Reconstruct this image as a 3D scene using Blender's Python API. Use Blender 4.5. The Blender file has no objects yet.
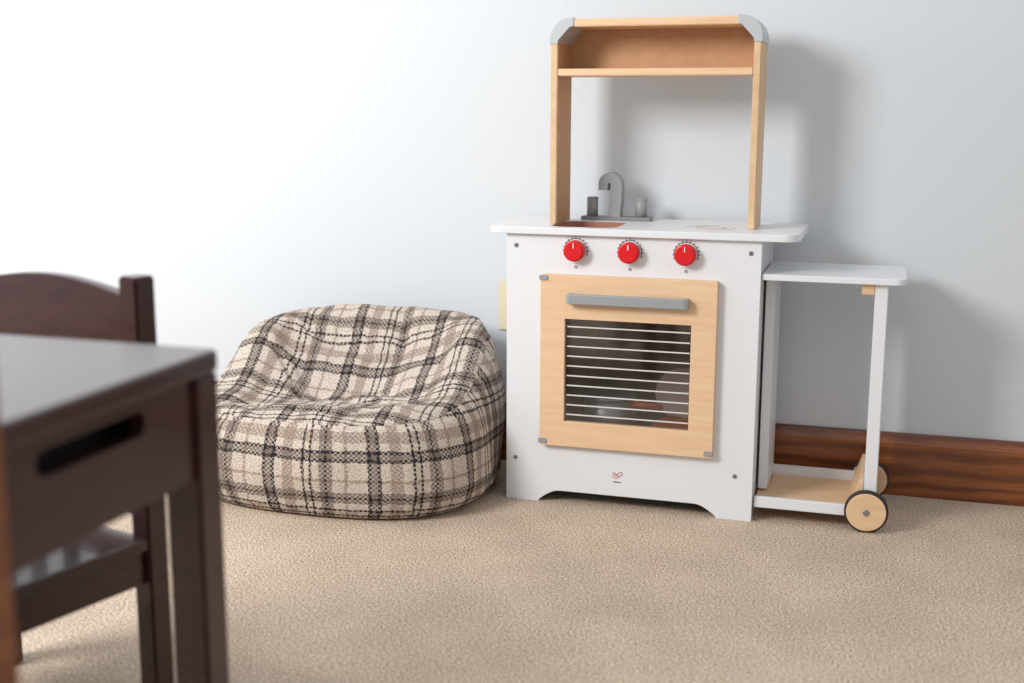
import bpy, bmesh, math
from mathutils import Vector, Matrix, noise
scene=bpy.context.scene
scene.view_settings.view_transform='Standard'
C=bpy.data.collections.new('scene'); scene.collection.children.link(C)

# ---------------------------------------------------------------- materials
def mat(name,col,rough=.5,spec=.5,metal=0,coat=0):
    m=bpy.data.materials.new(name); m.use_nodes=True
    b=m.node_tree.nodes['Principled BSDF']
    b.inputs['Base Color'].default_value=(*col,1); b.inputs['Roughness'].default_value=rough
    b.inputs['Specular IOR Level'].default_value=spec; b.inputs['Metallic'].default_value=metal
    b.inputs['Coat Weight'].default_value=coat
    return m
def nd(m,t,**k):
    n=m.node_tree.nodes.new(t)
    for a,v in k.items(): setattr(n,a,v)
    return n
def lk(m,a,b): m.node_tree.links.new(a,b)
def bsdf(m): return m.node_tree.nodes['Principled BSDF']
def ramp(m,stops):
    r=nd(m,'ShaderNodeValToRGB'); e=r.color_ramp.elements
    while len(e)<len(stops): e.new(.5)
    for i,(p,c) in enumerate(stops): e[i].position=p; e[i].color=(*c,1)
    return r
def srgb(r,g,b):
    f=lambda v:(v/255/12.92) if v/255<=.04045 else ((v/255+.055)/1.055)**2.4
    return (f(r),f(g),f(b))
def wood(name,c1,c2,scale=(1,1,1),rough=.45,dist=3,spec=.4,coat=0,nscale=6):
    m=mat(name,c1,rough,spec,0,coat)
    tc=nd(m,'ShaderNodeTexCoord'); mp=nd(m,'ShaderNodeMapping'); mp.inputs['Scale'].default_value=scale
    n=nd(m,'ShaderNodeTexNoise'); n.inputs['Scale'].default_value=nscale; n.inputs['Detail'].default_value=8
    n.inputs['Roughness'].default_value=.6; n.inputs['Distortion'].default_value=dist
    r=ramp(m,[(.3,c2),(.65,c1)])
    lk(m,tc.outputs['Object'],mp.inputs['Vector']); lk(m,mp.outputs[0],n.inputs['Vector'])
    lk(m,n.outputs['Fac'],r.inputs[0]); lk(m,r.outputs[0],bsdf(m).inputs['Base Color'])
    bp=nd(m,'ShaderNodeBump'); bp.inputs['Strength'].default_value=.05; bp.inputs['Distance'].default_value=.002
    lk(m,n.outputs['Fac'],bp.inputs['Height']); lk(m,bp.outputs[0],bsdf(m).inputs['Normal'])
    return m
M={}
M['white']=mat('white_lacquer',srgb(225,226,229),.35)
M['birch']=wood('birch_ply',srgb(228,194,156),srgb(218,180,140),(1,1,9),.5,.2)
M['birchx']=wood('birch_ply_x',srgb(229,195,158),srgb(220,181,143),(1.2,9,14),.5,.15)
M['edge']=wood('birch_edge',srgb(222,190,152),srgb(204,168,128),(4,30,4),.5,.2)
M['hard']=wood('hardboard_brown',srgb(196,152,114),srgb(186,142,102),(6,6,6),.6,.3)
M['grey']=mat('grey_plastic',srgb(150,152,154),.45)
M['silver']=mat('silver_paint',srgb(140,141,142),.4,metal=.3)
M['lgrey']=mat('light_grey_plastic',srgb(182,186,190),.4)
M['red']=mat('red_lacquer',srgb(214,22,28),.3)
M['black']=mat('black_rubber',srgb(40,38,36),.6)
M['steel']=mat('steel_screw',srgb(150,150,150),.35,metal=.7)
M['cream']=mat('cream_plastic',srgb(222,212,184),.4)
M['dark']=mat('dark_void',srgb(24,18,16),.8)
M['screwdark']=mat('screw_recess',srgb(90,88,88),.6)
M['oven']=mat('oven_inside',srgb(126,96,80),.7)
M['rack']=mat('rack_print',srgb(215,213,210),.4)
M['rust']=mat('rust_food',srgb(190,88,42),.5)
M['pink']=mat('pale_toy_dish',srgb(190,160,148),.5)
M['pot']=mat('toy_pot_metal',srgb(170,168,168),.4,metal=.5)
M['copper']=mat('sink_liner',srgb(168,118,98),.5)
M['espresso']=wood('espresso_wood',srgb(62,32,30),srgb(44,22,22),(3,3,14),.25,.5,.5,.2)
M['brownwood']=wood('brown_wood',srgb(140,86,54),srgb(104,60,36),(3,3,14),.35,.5)
def oak():
    m=mat('oak_baseboard',(1,1,1),.3,.5,0,.3)
    tc=nd(m,'ShaderNodeTexCoord'); mp=nd(m,'ShaderNodeMapping'); mp.inputs['Scale'].default_value=(.6,1,3.2)
    wv=nd(m,'ShaderNodeTexWave',wave_type='BANDS',bands_direction='Z'); wv.inputs['Scale'].default_value=3.2; wv.inputs['Distortion'].default_value=7
    wv.inputs['Detail'].default_value=3; wv.inputs['Detail Scale'].default_value=1.2; wv.inputs['Detail Roughness'].default_value=.6
    mp2=nd(m,'ShaderNodeMapping'); mp2.inputs['Scale'].default_value=(3,20,70)
    n=nd(m,'ShaderNodeTexNoise'); n.inputs['Scale'].default_value=5; n.inputs['Detail'].default_value=5
    lk(m,tc.outputs['Object'],mp.inputs[0]); lk(m,mp.outputs[0],wv.inputs['Vector']); lk(m,tc.outputs['Object'],mp2.inputs[0]); lk(m,mp2.outputs[0],n.inputs['Vector'])
    r=ramp(m,[(.1,srgb(112,60,30)),(.5,srgb(136,76,40)),(.9,srgb(150,86,46))]); lk(m,wv.outputs['Fac'],r.inputs[0])
    r2=ramp(m,[(.35,(.76,.72,.68)),(.6,(1,1,1))]); lk(m,n.outputs[0],r2.inputs[0])
    mu=nd(m,'ShaderNodeMix',data_type='RGBA',blend_type='MULTIPLY'); mu.inputs[0].default_value=1
    lk(m,r.outputs[0],mu.inputs[6]); lk(m,r2.outputs[0],mu.inputs[7]); lk(m,mu.outputs[2],bsdf(m).inputs['Base Color'])
    return m
M['oak']=oak()
def acrylic():
    m=bpy.data.materials.new('smoked_acrylic'); m.use_nodes=True; nt=m.node_tree; nt.nodes.clear()
    o=nt.nodes.new('ShaderNodeOutputMaterial'); t=nt.nodes.new('ShaderNodeBsdfTransparent'); g=nt.nodes.new('ShaderNodeBsdfGlossy'); x=nt.nodes.new('ShaderNodeMixShader')
    t.inputs[0].default_value=(.88,.88,.89,1); g.inputs['Roughness'].default_value=.08; x.inputs[0].default_value=.1
    nt.links.new(t.outputs[0],x.inputs[1]); nt.links.new(g.outputs[0],x.inputs[2]); nt.links.new(x.outputs[0],o.inputs[0]); return m
M['acrylic']=acrylic()
m=mat('wall_paint',srgb(209,214,219),.75,.25); M['wall']=m
n=nd(m,'ShaderNodeTexNoise'); n.inputs['Scale'].default_value=220; tc=nd(m,'ShaderNodeTexCoord'); lk(m,tc.outputs['Object'],n.inputs['Vector'])
b=nd(m,'ShaderNodeBump'); b.inputs['Strength'].default_value=.06; b.inputs['Distance'].default_value=.002
lk(m,n.outputs[0],b.inputs['Height']); lk(m,b.outputs[0],bsdf(m).inputs['Normal'])
# carpet
m=mat('carpet',srgb(190,168,146),.95,.1); M['carpet']=m
tc=nd(m,'ShaderNodeTexCoord')
n1=nd(m,'ShaderNodeTexNoise'); n1.inputs['Scale'].default_value=250; n1.inputs['Detail'].default_value=4; n1.inputs['Roughness'].default_value=.8
n2=nd(m,'ShaderNodeTexNoise'); n2.inputs['Scale'].default_value=6; n2.inputs['Detail'].default_value=4
v=nd(m,'ShaderNodeTexVoronoi'); v.inputs['Scale'].default_value=240
for q in (n1,n2,v): lk(m,tc.outputs['Object'],q.inputs['Vector'])
r=ramp(m,[(.36,srgb(136,112,92)),(.5,srgb(205,184,162)),(.64,srgb(250,236,219))])
r2=ramp(m,[(.35,(.90,.90,.90)),(.65,(1.03,1.03,1.03))])
lk(m,n1.outputs[0],r.inputs[0]); lk(m,n2.outputs[0],r2.inputs[0])
mx=nd(m,'ShaderNodeMix',data_type='RGBA',blend_type='MULTIPLY'); mx.inputs[0].default_value=1
lk(m,r.outputs[0],mx.inputs[6]); lk(m,r2.outputs[0],mx.inputs[7]); lk(m,mx.outputs[2],bsdf(m).inputs['Base Color'])
ad=nd(m,'ShaderNodeMath',operation='SUBTRACT'); lk(m,n1.outputs[0],ad.inputs[0]); lk(m,v.outputs['Distance'],ad.inputs[1])
b=nd(m,'ShaderNodeBump'); b.inputs['Strength'].default_value=.65; b.inputs['Distance'].default_value=.0035
lk(m,ad.outputs[0],b.inputs['Height']); lk(m,b.outputs[0],bsdf(m).inputs['Normal'])
def plaid():
    m=mat('plaid_fabric',(1,1,1),.9,.15); L=lambda a,b:lk(m,a,b)
    uv=nd(m,'ShaderNodeUVMap'); uv.uv_map='UVMap'; sp=nd(m,'ShaderNodeSeparateXYZ'); L(uv.outputs[0],sp.inputs[0])
    nz=nd(m,'ShaderNodeTexNoise'); nz.inputs['Scale'].default_value=60; L(uv.outputs[0],nz.inputs['Vector'])
    def math_(op,a,b=None):
        x=nd(m,'ShaderNodeMath',operation=op)
        for i,s in enumerate((a,b)):
            if s is None: continue
            if isinstance(s,(int,float)): x.inputs[i].default_value=s
            else: L(s,x.inputs[i])
        return x.outputs[0]
    P=.20
    def stripes(src,off):
        f=math_('FRACT',math_('ADD',math_('DIVIDE',src,P),off))
        r=nd(m,'ShaderNodeValToRGB'); r.color_ramp.interpolation='CONSTANT'; e=r.color_ramp.elements
        cr=srgb(218,205,192); bl=srgb(46,42,45); tn=srgb(166,148,135); gy=srgb(132,118,110)
        st=[(0,cr),(.10,bl),(.135,gy),(.185,bl),(.22,cr),(.30,tn),(.41,cr),(.50,bl),(.52,cr),(.57,bl),(.59,cr),(.66,gy),(.705,bl),(.73,gy),(.78,cr),(.89,tn),(.92,cr)]
        while len(e)<len(st): e.new(.5)
        for i,(p,c) in enumerate(st): e[i].position=p; e[i].color=(*c,1)
        L(f,r.inputs[0]); return r.outputs[0]
    wob=math_('MULTIPLY',math_('SUBTRACT',nz.outputs[0],.5),.008)
    a=stripes(math_('ADD',sp.outputs[0],wob),.1); c=stripes(math_('ADD',sp.outputs[1],wob),.35)
    S=1/.0048
    wv=math_('FRACT',math_('MULTIPLY',math_('ADD',math_('FLOOR',math_('MULTIPLY',sp.outputs[0],S)),math_('FLOOR',math_('MULTIPLY',sp.outputs[1],S))),.5))
    wv=math_('GREATER_THAN',wv,.25)
    mx=nd(m,'ShaderNodeMix',data_type='RGBA',blend_type='MIX'); L(wv,mx.inputs[0]); L(a,mx.inputs[6]); L(c,mx.inputs[7])
    ml=nd(m,'ShaderNodeMix',data_type='RGBA',blend_type='DARKEN'); ml.inputs[0].default_value=1; L(a,ml.inputs[6]); L(c,ml.inputs[7])
    m2=nd(m,'ShaderNodeMix',data_type='RGBA',blend_type='MIX'); m2.inputs[0].default_value=.45; L(mx.outputs[2],m2.inputs[6]); L(ml.outputs[2],m2.inputs[7])
    mu=nd(m,'ShaderNodeMix',data_type='RGBA',blend_type='MULTIPLY'); mu.inputs[0].default_value=1
    n2=nd(m,'ShaderNodeTexNoise'); n2.inputs['Scale'].default_value=300; L(uv.outputs[0],n2.inputs['Vector'])
    rr=ramp(m,[(.34,(.58,.56,.54)),(.62,(1,1,1))]); L(n2.outputs[0],rr.inputs[0]); L(m2.outputs[2],mu.inputs[6]); L(rr.outputs[0],mu.inputs[7])
    L(mu.outputs[2],bsdf(m).inputs['Base Color'])
    b=nd(m,'ShaderNodeBump'); b.inputs['Strength'].default_value=.7; b.inputs['Distance'].default_value=.003
    L(math_('ADD',n2.outputs[0],math_('MULTIPLY',wv,.3)),b.inputs['Height']); L(b.outputs[0],bsdf(m).inputs['Normal'])
    return m
M['plaid']=plaid()

# ---------------------------------------------------------------- helpers
def empty(name,loc=(0,0,0)):
    o=bpy.data.objects.new(name,None); o.location=loc; C.objects.link(o); return o
def reg(o,parent):
    if parent is not None: o.parent=parent
    return o
def mesh_obj(name,bm,m,parent=None,smooth=False):
    me=bpy.data.meshes.new(name); bm.to_mesh(me); bm.free(); me.materials.append(M[m])
    o=bpy.data.objects.new(name,me); C.objects.link(o)
    if smooth: me.polygons.foreach_set('use_smooth',[True]*len(me.polygons))
    return reg(o,parent)
def box(name,x0,x1,y0,y1,z0,z1,m,parent=None,bev=.0015):
    bm=bmesh.new(); bmesh.ops.create_cube(bm,size=1)
    for v in bm.verts: v.co=Vector(((x0+x1)/2+v.co.x*(x1-x0),(y0+y1)/2+v.co.y*(y1-y0),(z0+z1)/2+v.co.z*(z1-z0)))
    if bev>0: bmesh.ops.bevel(bm,geom=bm.edges[:],offset=min(bev,.45*min(x1-x0,y1-y0,z1-z0)),segments=2,affect='EDGES')
    return mesh_obj(name,bm,m,parent)
def cyl(name,p,axis,r,h,m,parent=None,bev=.001,r2=None,seg=48):
    bm=bmesh.new(); bmesh.ops.create_cone(bm,cap_ends=True,segments=seg,radius1=r,radius2=r if r2 is None else r2,depth=h)
    if bev>0:
        ed=[e for e in bm.edges if abs(e.verts[0].co.z-e.verts[1].co.z)<1e-6]
        bmesh.ops.bevel(bm,geom=ed,offset=bev,segments=3,affect='EDGES')
    q=Vector((0,0,1)).rotation_difference(Vector(axis)).to_matrix().to_4x4()
    bm.transform(Matrix.Translation(p)@q)
    o=mesh_obj(name,bm,m,parent)
    for f in o.data.polygons: f.use_smooth=len(f.vertices)==4
    return o
def prism(name,outs,t0,t1,plane,m,parent=None,bev=.001):
    cu=bpy.data.curves.new(name,'CURVE'); cu.dimensions='2D'; cu.fill_mode='BOTH'
    for o in outs:
        s=cu.splines.new('POLY'); s.points.add(len(o)-1); s.use_cyclic_u=True
        for i,(a,b) in enumerate(o): s.points[i].co=(a,b,0,1)
    cu.extrude=(t1-t0)/2-bev; cu.bevel_depth=bev; cu.bevel_resolution=1; cu.offset=-bev
    tmp=bpy.data.objects.new(name,cu); C.objects.link(tmp); bpy.context.view_layer.update()
    me=bpy.data.meshes.new_from_object(tmp.evaluated_get(bpy.context.evaluated_depsgraph_get()))
    bpy.data.objects.remove(tmp)
    c=(t0+t1)/2
    for v in me.vertices:
        a,b,k=v.co
        v.co={'xz':(a,c-k,b),'xy':(a,b,c+k),'yz':(c+k,a,b)}[plane]
    me.materials.clear(); me.materials.append(M[m]); me.name=name
    for p in me.polygons: p.use_smooth=False; p.material_index=0
    o=bpy.data.objects.new(name,me); C.objects.link(o); return reg(o,parent)
def rrect(x0,x1,y0,y1,r,n=8):
    r=r if isinstance(r,(list,tuple)) else [r]*4
    pts=[]
    for (cx,cy,a0,rr) in ((x1-r[0],y1-r[0],0,r[0]),(x0+r[1],y1-r[1],90,r[1]),(x0+r[2],y0+r[2],180,r[2]),(x1-r[3],y0+r[3],270,r[3])):
        for i in range(n+1):
            a=math.radians(a0+90*i/n); pts.append((cx+rr*math.cos(a),cy+rr*math.sin(a)))
    return pts
def tube(name,pts,r,m,parent=None,bez=False,cyc=False):
    cu=bpy.data.curves.new(name,'CURVE'); cu.dimensions='3D'; cu.bevel_depth=r; cu.bevel_resolution=5; cu.use_fill_caps=True
    s=cu.splines.new('NURBS' if bez else 'POLY'); s.points.add(len(pts)-1)
    for i,p in enumerate(pts): s.points[i].co=(*p,1)
    if bez: s.order_u=3; s.use_endpoint_u=True; s.resolution_u=10
    s.use_cyclic_u=cyc
    tmp=bpy.data.objects.new(name,cu); C.objects.link(tmp); bpy.context.view_layer.update()
    me=bpy.data.meshes.new_from_object(tmp.evaluated_get(bpy.context.evaluated_depsgraph_get())); bpy.data.objects.remove(tmp)
    me.materials.clear(); me.materials.append(M[m]); me.polygons.foreach_set('use_smooth',[True]*len(me.polygons))
    o=bpy.data.objects.new(name,me); C.objects.link(o); return reg(o,parent)
def ribbon(path,w):
    L=[];R=[]
    for i,p in enumerate(path):
        a=Vector(path[max(0,i-1)]); b=Vector(path[min(len(path)-1,i+1)]); t=(b-a).normalized(); n=Vector((-t.y,t.x))
        ww=w(i/(len(path)-1)) if callable(w) else w
        L.append(tuple(Vector(p)+n*ww/2)); R.append(tuple(Vector(p)-n*ww/2))
    return L+R[::-1]

# ---------------------------------------------------------------- room
box('floor',-3.2,3.0,-4.0,.1,-.05,0,'carpet',bev=0)
box('wall_back',-3.2,3.0,0,.1,0,2.5,'wall',bev=0)
prism('baseboard_back',[[(0,0),(-.015,0),(-.015,.112),(-.011,.122),(-.009,.131),(-.006,.1335),(0,.1335)]],-3.2,3.0,'yz','oak',bev=0)
ou=empty('wall_outlet')
box('cover_plate',-.107,-.037,-.006,0,.303,.417,'cream',ou,.003)
for i,z in enumerate((.335,.385)):
    cyl('socket_%d'%(i+1),(-.072,-.007,z),(0,-1,0),.016,.003,'cream',ou)
    for s in (-1,1): box('slot_%d_%d'%(i,s),-.072+s*.006-.001,-.072+s*.006+.001,-.0092,-.008,z-.004,z+.006,'dark',ou,0)

# ---------------------------------------------------------------- play kitchen
K=empty('toy_play_kitchen')
W,Hc,D=.505,.554,.281
out=[(0,0),(.07,0)]
for i in range(9):
    t=i/8; out.append((.07+.045*t, .004+.022*math.sin(t*math.pi/2)))
out+=[(.39,.026)]
for i in range(1,9):
    t=i/8; out.append((.39+.045*t, .004+.022*math.cos(t*math.pi/2)))
out+=[(.435,0),(W,0),(W,Hc),(0,Hc)]
prism('front_panel',[out,[(.1,.15),(.1,.45),(.40,.45),(.40,.15)]],-D,-D+.015,'xz','white',K,.0008)
box('side_panel_1',.002,.017,-D+.015,-.03,0,Hc,'white',K)
box('side_panel_2',.488,.503,-D+.015,-.03,0,Hc,'white',K)
box('back_panel',.017,.488,-.04,-.03,.03,Hc,'white',K)
box('oven_floor',.017,.488,-D+.015,-.04,.11,.125,'oven',K)
box('oven_ceiling',.017,.488,-D+.015,-.04,.475,.485,'oven',K)
box('oven_liner_1',.0175,.022,-D+.016,-.041,.125,.475,'oven',K,0)
box('oven_liner_2',.483,.4875,-D+.016,-.041,.125,.475,'oven',K,0)
box('oven_back',.022,.483,-.048,-.0405,.125,.475,'oven',K,0)
hole=rrect(.08,.215,-.262,-.125,.03)
prism('countertop',[rrect(-.038,.574,-.293,-.025,[.03,.015,.03,.03]),hole],Hc,Hc+.014,'xy','white',K,.0015)
prism('sink_basin_wall',[rrect(.0802,.2148,-.2618,-.1252,.03),rrect(.083,.212,-.259,-.128,.027)],Hc-.04,Hc+.0136,'xy','copper',K,.0002)
box('sink_floor',.075,.22,-.267,-.12,Hc-.045,Hc-.04,'copper',K)
for i,(x,y) in enumerate([(.395,-.19),(.395,-.19)]):
    r=[.05,.03][i]
    tube('hob_ring_%d'%i,[(x+r*math.cos(a*math.pi/24),y+r*.9*math.sin(a*math.pi/24),Hc+.0142) for a in range(48)],.0005,['lgrey','copper'][i],K,cyc=True)
fx=-.03
box('faucet_base',.135+fx,.285+fx,-.095,-.06,Hc+.014,Hc+.022,'silver',K,.002)
for i,x in enumerate((.157,.262)):
    cyl('tap_handle_%d'%(i+1),(x+fx,-.078,Hc+.042),(0,0,1),.012,.04,'grey',K)
path=[(.207+fx,Hc+.02),(.207+fx,Hc+.035),(.210+fx,Hc+.055),(.210+fx,Hc+.075)]
path+=[(.196+fx+.014*math.cos(math.pi*1.05*i/12),Hc+.088+.015*math.sin(math.pi*1.05*i/12)) for i in range(13)]
path+=[(.182+fx,Hc+.077)]
prism('faucet_spout',[ribbon(path,lambda t:.026-.006*t)],-.092,-.064,'xz','grey',K,.0012)
x0,x1,yf,yb=.068,.4815,-.208,-.095
z0=Hc+.014
box('hutch_post_1',x0,x0+.014,yf,yb,z0,.935,'edge',K)
box('hutch_post_2',x1-.014,x1,yf,yb,z0,.935,'edge',K)
box('hutch_post_shade_liner',x0+.014,x0+.0145,yf+.002,yb-.002,z0,.935,'hard',K,0)  # thin sheet: hardboard brown, with the post's shadow side painted into its tone
box('hutch_shelf',x0+.0145,x1-.0142,yf,yb,.863,.877,'birchx',K)
box('hutch_top',x0+.035,x1-.035,yf,yb,.958,.973,'birchx',K)
box('hutch_back_panel',x0+.0145,x1-.0142,yb-.008,yb,.877,.958,'hard',K,0)
for s,xx in ((1,x0),(-1,x1)):
    o=[(xx-s*.002,.925),(xx+s*.014,.925),(xx+s*.015,.932),(xx+s*.038,.957),(xx+s*.046,.959),(xx+s*.046,.975)]
    o+=[(xx-s*.002+s*.04*(1-math.sin(a)),.975-.04*(1-math.cos(a))) for a in [math.pi/2*i/8 for i in range(9)]]
    prism('corner_bracket_%d'%(1 if s>0 else 2),[o],yf-.002,yb+.002,'xz','lgrey',K,.001)
for i,kx in enumerate((.143,.252,.362)):
    kz=.524
    cyl('dial_plate_%d'%i,(kx,-D-.001,kz),(0,1,0),.027,.002,'white',K,0)
    for j in range(13):
        a=math.radians(-20+220*j/12)
        tube('tick_%d_%d'%(i,j),[(kx+.0225*math.cos(a),-D-.0022,kz+.0225*math.sin(a)),(kx+.0265*math.cos(a),-D-.0022,kz+.0265*math.sin(a))],.0008,'black',K)
    tube('dial_arc_%d'%i,[(kx+.0235*math.cos(a),-D-.0022,kz+.0235*math.sin(a)) for a in [math.radians(-20+220*j/24) for j in range(25)]],.0006,'black',K)
    cyl('knob_%d'%i,(kx,-D-.012,kz),(0,-1,0),.0205,.022,'red',K,.003)
    box('knob_mark_%d'%i,kx-.001,kx+.001,-D-.0236,-D-.022,kz+.006,kz+.016,'white',K,0)
    cyl('knob_pin_%d'%i,(kx,-D-.001,kz-.033),(0,1,0),.003,.002,'grey',K,0)
for i,(x,z) in enumerate([(.02,.53),(.485,.53),(.02,.09),(.47,.09)]):
    cyl('screw_%d'%i,(x,-D-.0005,z),(0,1,0),.0045,.002,'steel',K,.0005)
    cyl('screw_hex_%d'%i,(x,-D-.0016,z),(0,1,0),.0022,.0006,'screwdark',K,0,seg=6)
dx0,dx1,dz0,dz1=.0752,.4266,.126,.4755
wx0,wx1,wz0,wz1=.126,.378,.178,.388
yd=-D-.016
prism('oven_door',[rrect(dx0,dx1,dz0,dz1,.004),[(wx0,wz0),(wx0,wz1),(wx1,wz1),(wx1,wz0)]],yd,-D-.001,'xz','birchx',K,.001)
box('oven_window',wx0-.0,wx1+.0,yd+.007,yd+.009,wz0,wz1,'acrylic',K,0)
for j in range(10):
    z=wz0+.014+j*(wz1-wz0-.03)/9
    box('rack_line_%d'%j,wx0+.004,wx1-.002,yd+.0055,yd+.0068,z-.0013,z+.0013,'rack',K,0)
hy=yd-.022
prism('door_handle',[[(.133,yd-.0),(.133,hy+.003),(.140,hy),(.366,hy),(.373,hy+.003),(.373,yd),(.362,yd),(.358,hy+.012),(.148,hy+.012),(.144,yd)]],.421,.441,'xy','grey',K,.002)
for i,(x,z) in enumerate([(.083,.468),(.083,.134),(.42,.134)]):
    box('door_bracket_%d'%i,x-.01,x+.008,yd-.002,yd+.001,z-.004,z+.006,'grey',K,.001)
# toy cookware stacked in the oven
cyl('toy_saucepan',(.19,-.16,.165),(0,0,1),.055,.08,'pot',K,.003)
cyl('toy_saucepan_rim',(.19,-.16,.207),(0,0,1),.058,.006,'pot',K,.002)
cyl('toy_saucepan_handle',(.262,-.18,.195),(1,-.2,0),.007,.09,'rust',K,.002)
cyl('toy_plate',(.33,-.09,.205),(.15,-1,.35),.055,.008,'pink',K,.002)
cyl('toy_pancake',(.335,-.19,.15),(.1,-.3,1),.048,.014,'rust',K,.004)
cyl('toy_bowl',(.40,-.13,.15),(0,0,1),.028,.05,'pink',K,.003,r2=.045)
ex,ez,s=.235,.07,.7
tube('emblem_loop',[(ex+s*(a-.222),-D-.0006,ez+s*(c-.073)) for a,c in [(.206,.070),(.214,.064),(.224,.066),(.238,.078),(.234,.085),(.224,.080),(.222,.070),(.214,.082),(.208,.078),(.214,.072),(.226,.072)]],.0006,'rust',K,True)
for i in range(4): cyl('emblem_letter_%d'%i,(ex-.006+i*.004,-D-.0004,ez-.014),(0,1,0),.0014,.001,'black',K,0,seg=12)

# ---------------------------------------------------------------- serving trolley
T=empty('toy_serving_trolley')
prism('tray_top',[rrect(.5065,.769,-.275,-.06,[.02,.002,.002,.02])],.479,.491,'xy','white',T,.0015)
box('end_panel',.714,.738,-.262,-.075,.075,.479,'white',T)
box('inner_panel',.508,.526,-.2,-.06,.045,.479,'white',T)
box('top_block',.690,.714,-.262,-.24,.458,.479,'birch',T)
box('bottom_front_rail',.508,.70,-.272,-.262,.028,.05,'white',T)
box('bottom_back_rail',.508,.70,-.07,-.06,.028,.06,'white',T)
box('bottom_shelf',.508,.70,-.262,-.07,.030,.040,'birchx',T)
prism('axle_beam',[[(.684,.03),(.736,.03),(.736,.075),(.7135,.075),(.7135,.1),(.706,.1)]],-.262,-.07,'xz','birch',T)
for i,(y,s) in enumerate(((-.272,-1),(-.05,1))):
    cyl('tyre_%d'%(i+1),(.721,y,.041),(0,1,0),.041,.015,'black',T,.002)
    cyl('wheel_disc_%d'%(i+1),(.721,y-.001,.041),(0,1,0),.037,.0165,'birch',T,.001)
    cyl('hub_%d'%(i+1),(.721,y-.010,.041),(0,1,0),.006,.004,'steel',T,.001)
cyl('axle',(.721,-.16,.041),(0,1,0),.004,.23,'steel',T,0)

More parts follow.
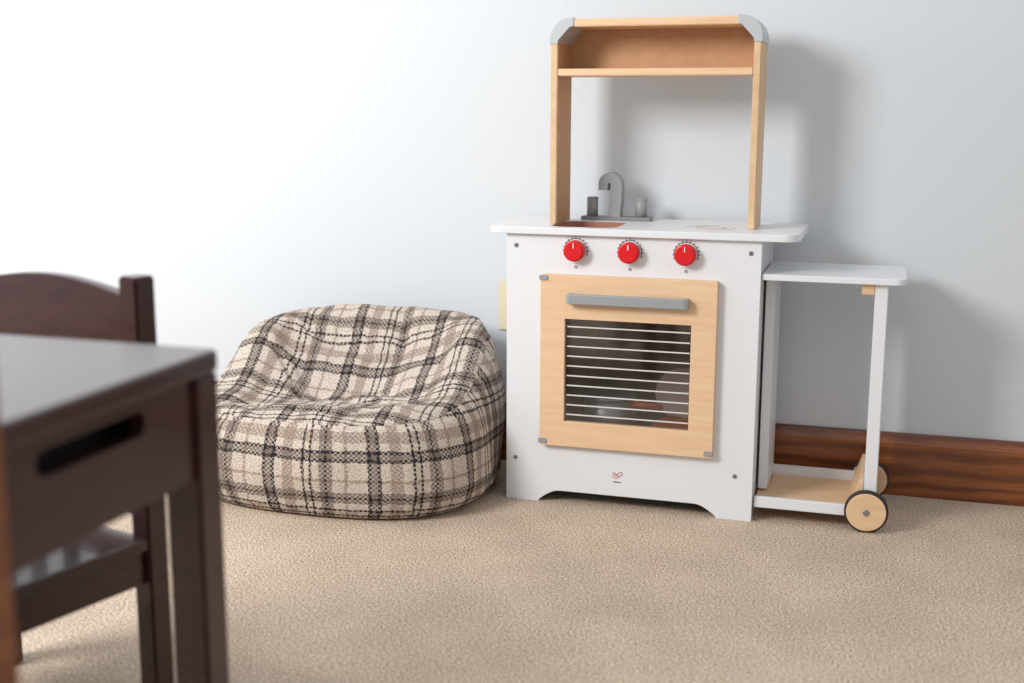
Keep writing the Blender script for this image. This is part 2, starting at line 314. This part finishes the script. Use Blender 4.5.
# ---------------------------------------------------------------- bean bag
def beanbag():
    cx,cy,a,b=-.355,-.285,.342,.262
    bm=bmesh.new(); uvl=bm.loops.layers.uv.new('UVMap')
    NA=200
    side=[(.0,0),(.5,0),(.80,.0),(.90,.03),(.955,.12),(.99,.28),(1,.45),(.995,.62),(.975,.78),(.945,.90),(.90,.975)]
    def lerp(p,q,t): return (p[0]+(q[0]-p[0])*t,p[1]+(q[1]-p[1])*t)
    prof=[]
    for i in range(len(side)-1):
        for k in range(5): prof.append(lerp(side[i],side[i+1],k/5))
    prof.append(side[-1]); NS=len(prof)
    NT=60
    rings=[];uvs=[]
    def rimH(th):
        s=math.sin(th); c=math.cos(th)
        h=.195+.163*(0.5+0.5*math.tanh((s-.15)*2.4))
        h+=-.025*max(0,-c)*(1-abs(s))+.02*max(0,c)*(1-abs(s))
        return h
    def outline(th):
        c,s=math.cos(th),math.sin(th); n=2.6
        return (abs(c)**n+abs(s)**n)**(-1/n)
    def xs(th,zf): return (1-.05*zf*max(0,math.cos(th))-.04*zf*max(0,-math.cos(th))*max(0,math.sin(th)+.6))
    for k in range(NS+NT):
        ring=[];ru=[]
        for j in range(NA):
            th=2*math.pi*j/NA; o=outline(th); H=rimH(th)
            if k<NS:
                rf,zf=prof[k]; z=zf*H
                lean=1-.10*max(0,math.sin(th))*zf
                x=a*o*rf*math.cos(th)*xs(th,zf); y=b*o*rf*math.sin(th)*lean
                u=th*.31; v=zf*H*1.05+.02
                if rf<.8: v=rf*.02
            else:
                t=(k-NS+1)/NT; rf=prof[-1][0]*(1-t)
                x0=a*o*prof[-1][0]*math.cos(th)*xs(th,1); y0=b*o*prof[-1][0]*math.sin(th)*(1-.10*max(0,math.sin(th)))
                x=x0*(1-t); y=y0*(1-t)
                zc=.190
                w=t*t*(3-2*t); w=min(1,w*1.18)
                z=H*(1-w)+zc*w+.014*math.sin(math.pi*min(1,t*2.8))*(1 if t<.357 else 0)
                z+=.020*math.exp(-((y+.135)/.05)**2-((x-.06)/.14)**2)*min(1,t*5)
                z-=.022*math.exp(-((x+.10)*.8+(y-.03)*1.0)**2/.0012)*math.exp(-(x+.12)**2/.02)*min(1,t*4)
                u=x+.05; v=y*1.05+z*.35
            p=Vector((cx+x,cy+y,z))
            amp=min(1,z/.06)
            n1=noise.noise(p*6)*.010+noise.noise(Vector((p.x*20,p.y*20,p.z*10)))*.004
            rad=Vector((x,y,0)).normalized() if (x*x+y*y)>1e-8 else Vector((0,0,1))
            d=rad if k<NS else Vector((0,0,1))
            if k>=NS:
                tt=(k-NS+1)/NT; m_=min(1,tt*4)
                n1+= .014*noise.noise(Vector((p.x*8+3,p.y*5,1.3)))*m_
                c1=noise.noise(Vector((p.x*5+p.y*9,p.y*4-p.x*3,7.1)))
                n1-= .011*max(0,1-abs(c1)*6)*m_
            p+=d*n1*amp
            if k<NS and z>.02:
                p+=rad*.003*math.sin(th*26+noise.noise(p*6)*6)*max(0,1-z/.12)
            p.y=min(p.y,-.018); p.x=min(p.x,-.012 if p.y>-.3 else .02)
            ring.append(bm.verts.new(p)); ru.append((u,v))
        rings.append(ring);uvs.append(ru)
    def face(vs,us):
        f=bm.faces.new(vs); f.smooth=True
        for l,q in zip(f.loops,us): l[uvl].uv=q
    for k in range(NS+NT-2):
        for j in range(NA):
            j2=(j+1)%NA
            U=[uvs[k][j],uvs[k][j2],uvs[k+1][j2],uvs[k+1][j]]
            if k<NS-1 and j2==0: U[1]=(2*math.pi*.31,U[1][1]); U[2]=(2*math.pi*.31,U[2][1])
            if k==NS-1:
                for q,jj in ((0,j),(1,j2)):
                    co_=rings[k][jj].co
                    U[q]=(co_.x-cx+.05,(co_.y-cy)*1.05+co_.z*.35)
            try: face([rings[k][j],rings[k][j2],rings[k+1][j2],rings[k+1][j]],U)
            except ValueError: pass
    last=NS+NT-2
    for v in rings[NS+NT-1]: bm.verts.remove(v)
    f=bm.faces.new(rings[last]); f.smooth=True
    for l,q in zip(f.loops,uvs[last]): l[uvl].uv=q
    for v in bm.verts: v.co.z=max(v.co.z,0)
    bmesh.ops.recalc_face_normals(bm,faces=bm.faces[:])
    return mesh_obj('plaid_bean_bag_chair',bm,'plaid')
beanbag()

# ---------------------------------------------------------------- child table
TB=empty('child_table')
tx1,ty1,th=.086,-1.533,.553
tx0,ty0=tx1-.62,ty1-.40
prism('table_top',[rrect(tx0,tx1,ty0,ty1,.012)],th-.022,th,'xy','espresso',TB,.004)
i=.003; lw=.042
for n,(x,y) in enumerate([(tx1-i,ty1-i),(tx1-i,ty0+i+lw),(tx0+i+lw,ty1-i),(tx0+i+lw,ty0+i+lw)]):
    box('leg_%d'%(n+1),x-lw,x,y-lw,y,0,th-.022,'espresso',TB,.003)
ax=tx1-i-.006; ah=.128
sl=rrect(ty0+.12,ty1-.125,th-.060,th-.036,.012)
prism('apron_1',[[(ty0+.043,th-ah),(ty1-.043,th-ah),(ty1-.043,th-.022),(ty0+.043,th-.022)],sl],ax-.016,ax,'yz','espresso',TB,.001)
box('slot_shade_panel',ax-.05,ax-.045,ty0+.07,ty1-.07,th-ah,th-.03,'dark',TB,0)  # near-black panel: shade inside the apron slot put into its colour
box('apron_2',tx0+.043,tx1-.043,ty1-i-.022,ty1-i-.006,th-ah,th-.022,'espresso',TB)
box('apron_3',tx0+.043,tx1-.043,ty0+i+.006,ty0+i+.022,th-ah,th-.022,'espresso',TB)
box('apron_4',tx0+i+.006,tx0+i+.022,ty0+.043,ty1-.043,th-ah,th-.022,'espresso',TB)

def chair(name,loc,rot,mt,sh=.262,bh=.592,w=.35,d=.28):
    E=empty(name,loc); E.rotation_euler=(0,0,rot)
    p=.032
    for n,x in ((1,-p),(2,-w)):
        box('rear_post_%d'%n,x,x+p,-p,0,0,bh,mt,E,.003)
        box('front_leg_%d'%n,x,x+p,-d,-d+p,0,sh-.016,mt,E,.003)
    prism('seat',[rrect(-w-.005,.005,-d-.01,-p-.001,.012)],sh-.016,sh,'xy',mt,E,.003)
    for n,(a,b,c,e) in enumerate([(-w+p,-p,-d+.006,-d+.022),(-w+p,-p,-.026,-.01),(-.026,-.01,-d+p,-p),(-w+.01,-w+.026,-d+p,-p)]):
        box('seat_rail_%d'%n,a,b,c,e,sh-.065,sh-.016,mt,E,.001)
    o=[(-w+p,bh-.11),(-p,bh-.11)]+[(-p-(w-2*p)*t,bh-.024+.016*math.sin(math.pi*t)) for t in [k/12 for k in range(13)]]
    prism('top_rail',[o],-.024,-.008,'xz',mt,E,.002)
    for n in range(3):
        x=-w+p+(w-2*p)*(n+1)/4
        box('back_slat_%d'%n,x-.013,x+.013,-.021,-.011,sh+.04,bh-.11,mt,E,.001)
    box('lower_back_rail',-w+p,-p,-.024,-.008,sh+.02,sh+.05,mt,E,.001)
    return E
chair('child_chair',(-.132,-1.315,0),math.radians(-15),'espresso')
chair('child_chair',(.168,-1.955,0),0,'brownwood',.30,.66,.30)

# ---------------------------------------------------------------- lights
w=bpy.data.worlds.new('World'); scene.world=w; w.use_nodes=True
w.node_tree.nodes['Background'].inputs[0].default_value=(.965,.985,1,1); w.node_tree.nodes['Background'].inputs[1].default_value=.68
def area(name,loc,target,size,energy,col=(1,1,1),sy=None):
    l=bpy.data.lights.new(name,'AREA'); l.energy=energy; l.size=size; l.color=col
    if sy: l.shape='RECTANGLE'; l.size_y=sy
    o=bpy.data.objects.new(name,l); C.objects.link(o); o.location=loc
    o.rotation_euler=(Vector(target)-Vector(loc)).to_track_quat('-Z','Y').to_euler(); return o
area('window_light',(-1.25,-2.2,1.65),(-.05,0,.5),.75,55,(1,.993,.98))
area('window_glow_light',(-2.3,-.9,1.3),(-1.2,0,.9),.9,15,(.95,.98,1))

# ---------------------------------------------------------------- camera
cam=bpy.data.cameras.new('camera'); co=bpy.data.objects.new('camera',cam); C.objects.link(co); scene.camera=co
yaw,pit,rol=.2995,.1854,.0034
f=Vector((-math.sin(yaw)*math.cos(pit),math.cos(yaw)*math.cos(pit),-math.sin(pit)))
r=Vector((math.cos(yaw),math.sin(yaw),0)); u=r.cross(f)
r2=r*math.cos(rol)+u*math.sin(rol); u2=-r*math.sin(rol)+u*math.cos(rol)
co.matrix_world=Matrix(((r2.x,u2.x,-f.x,.7339),(r2.y,u2.y,-f.y,-2.6208),(r2.z,u2.z,-f.z,.7919),(0,0,0,1)))
cam.sensor_width=36; cam.lens=1223.4/1024*36
cam.dof.use_dof=True; cam.dof.focus_distance=2.38; cam.dof.aperture_fstop=2.6
cam.clip_start=.02
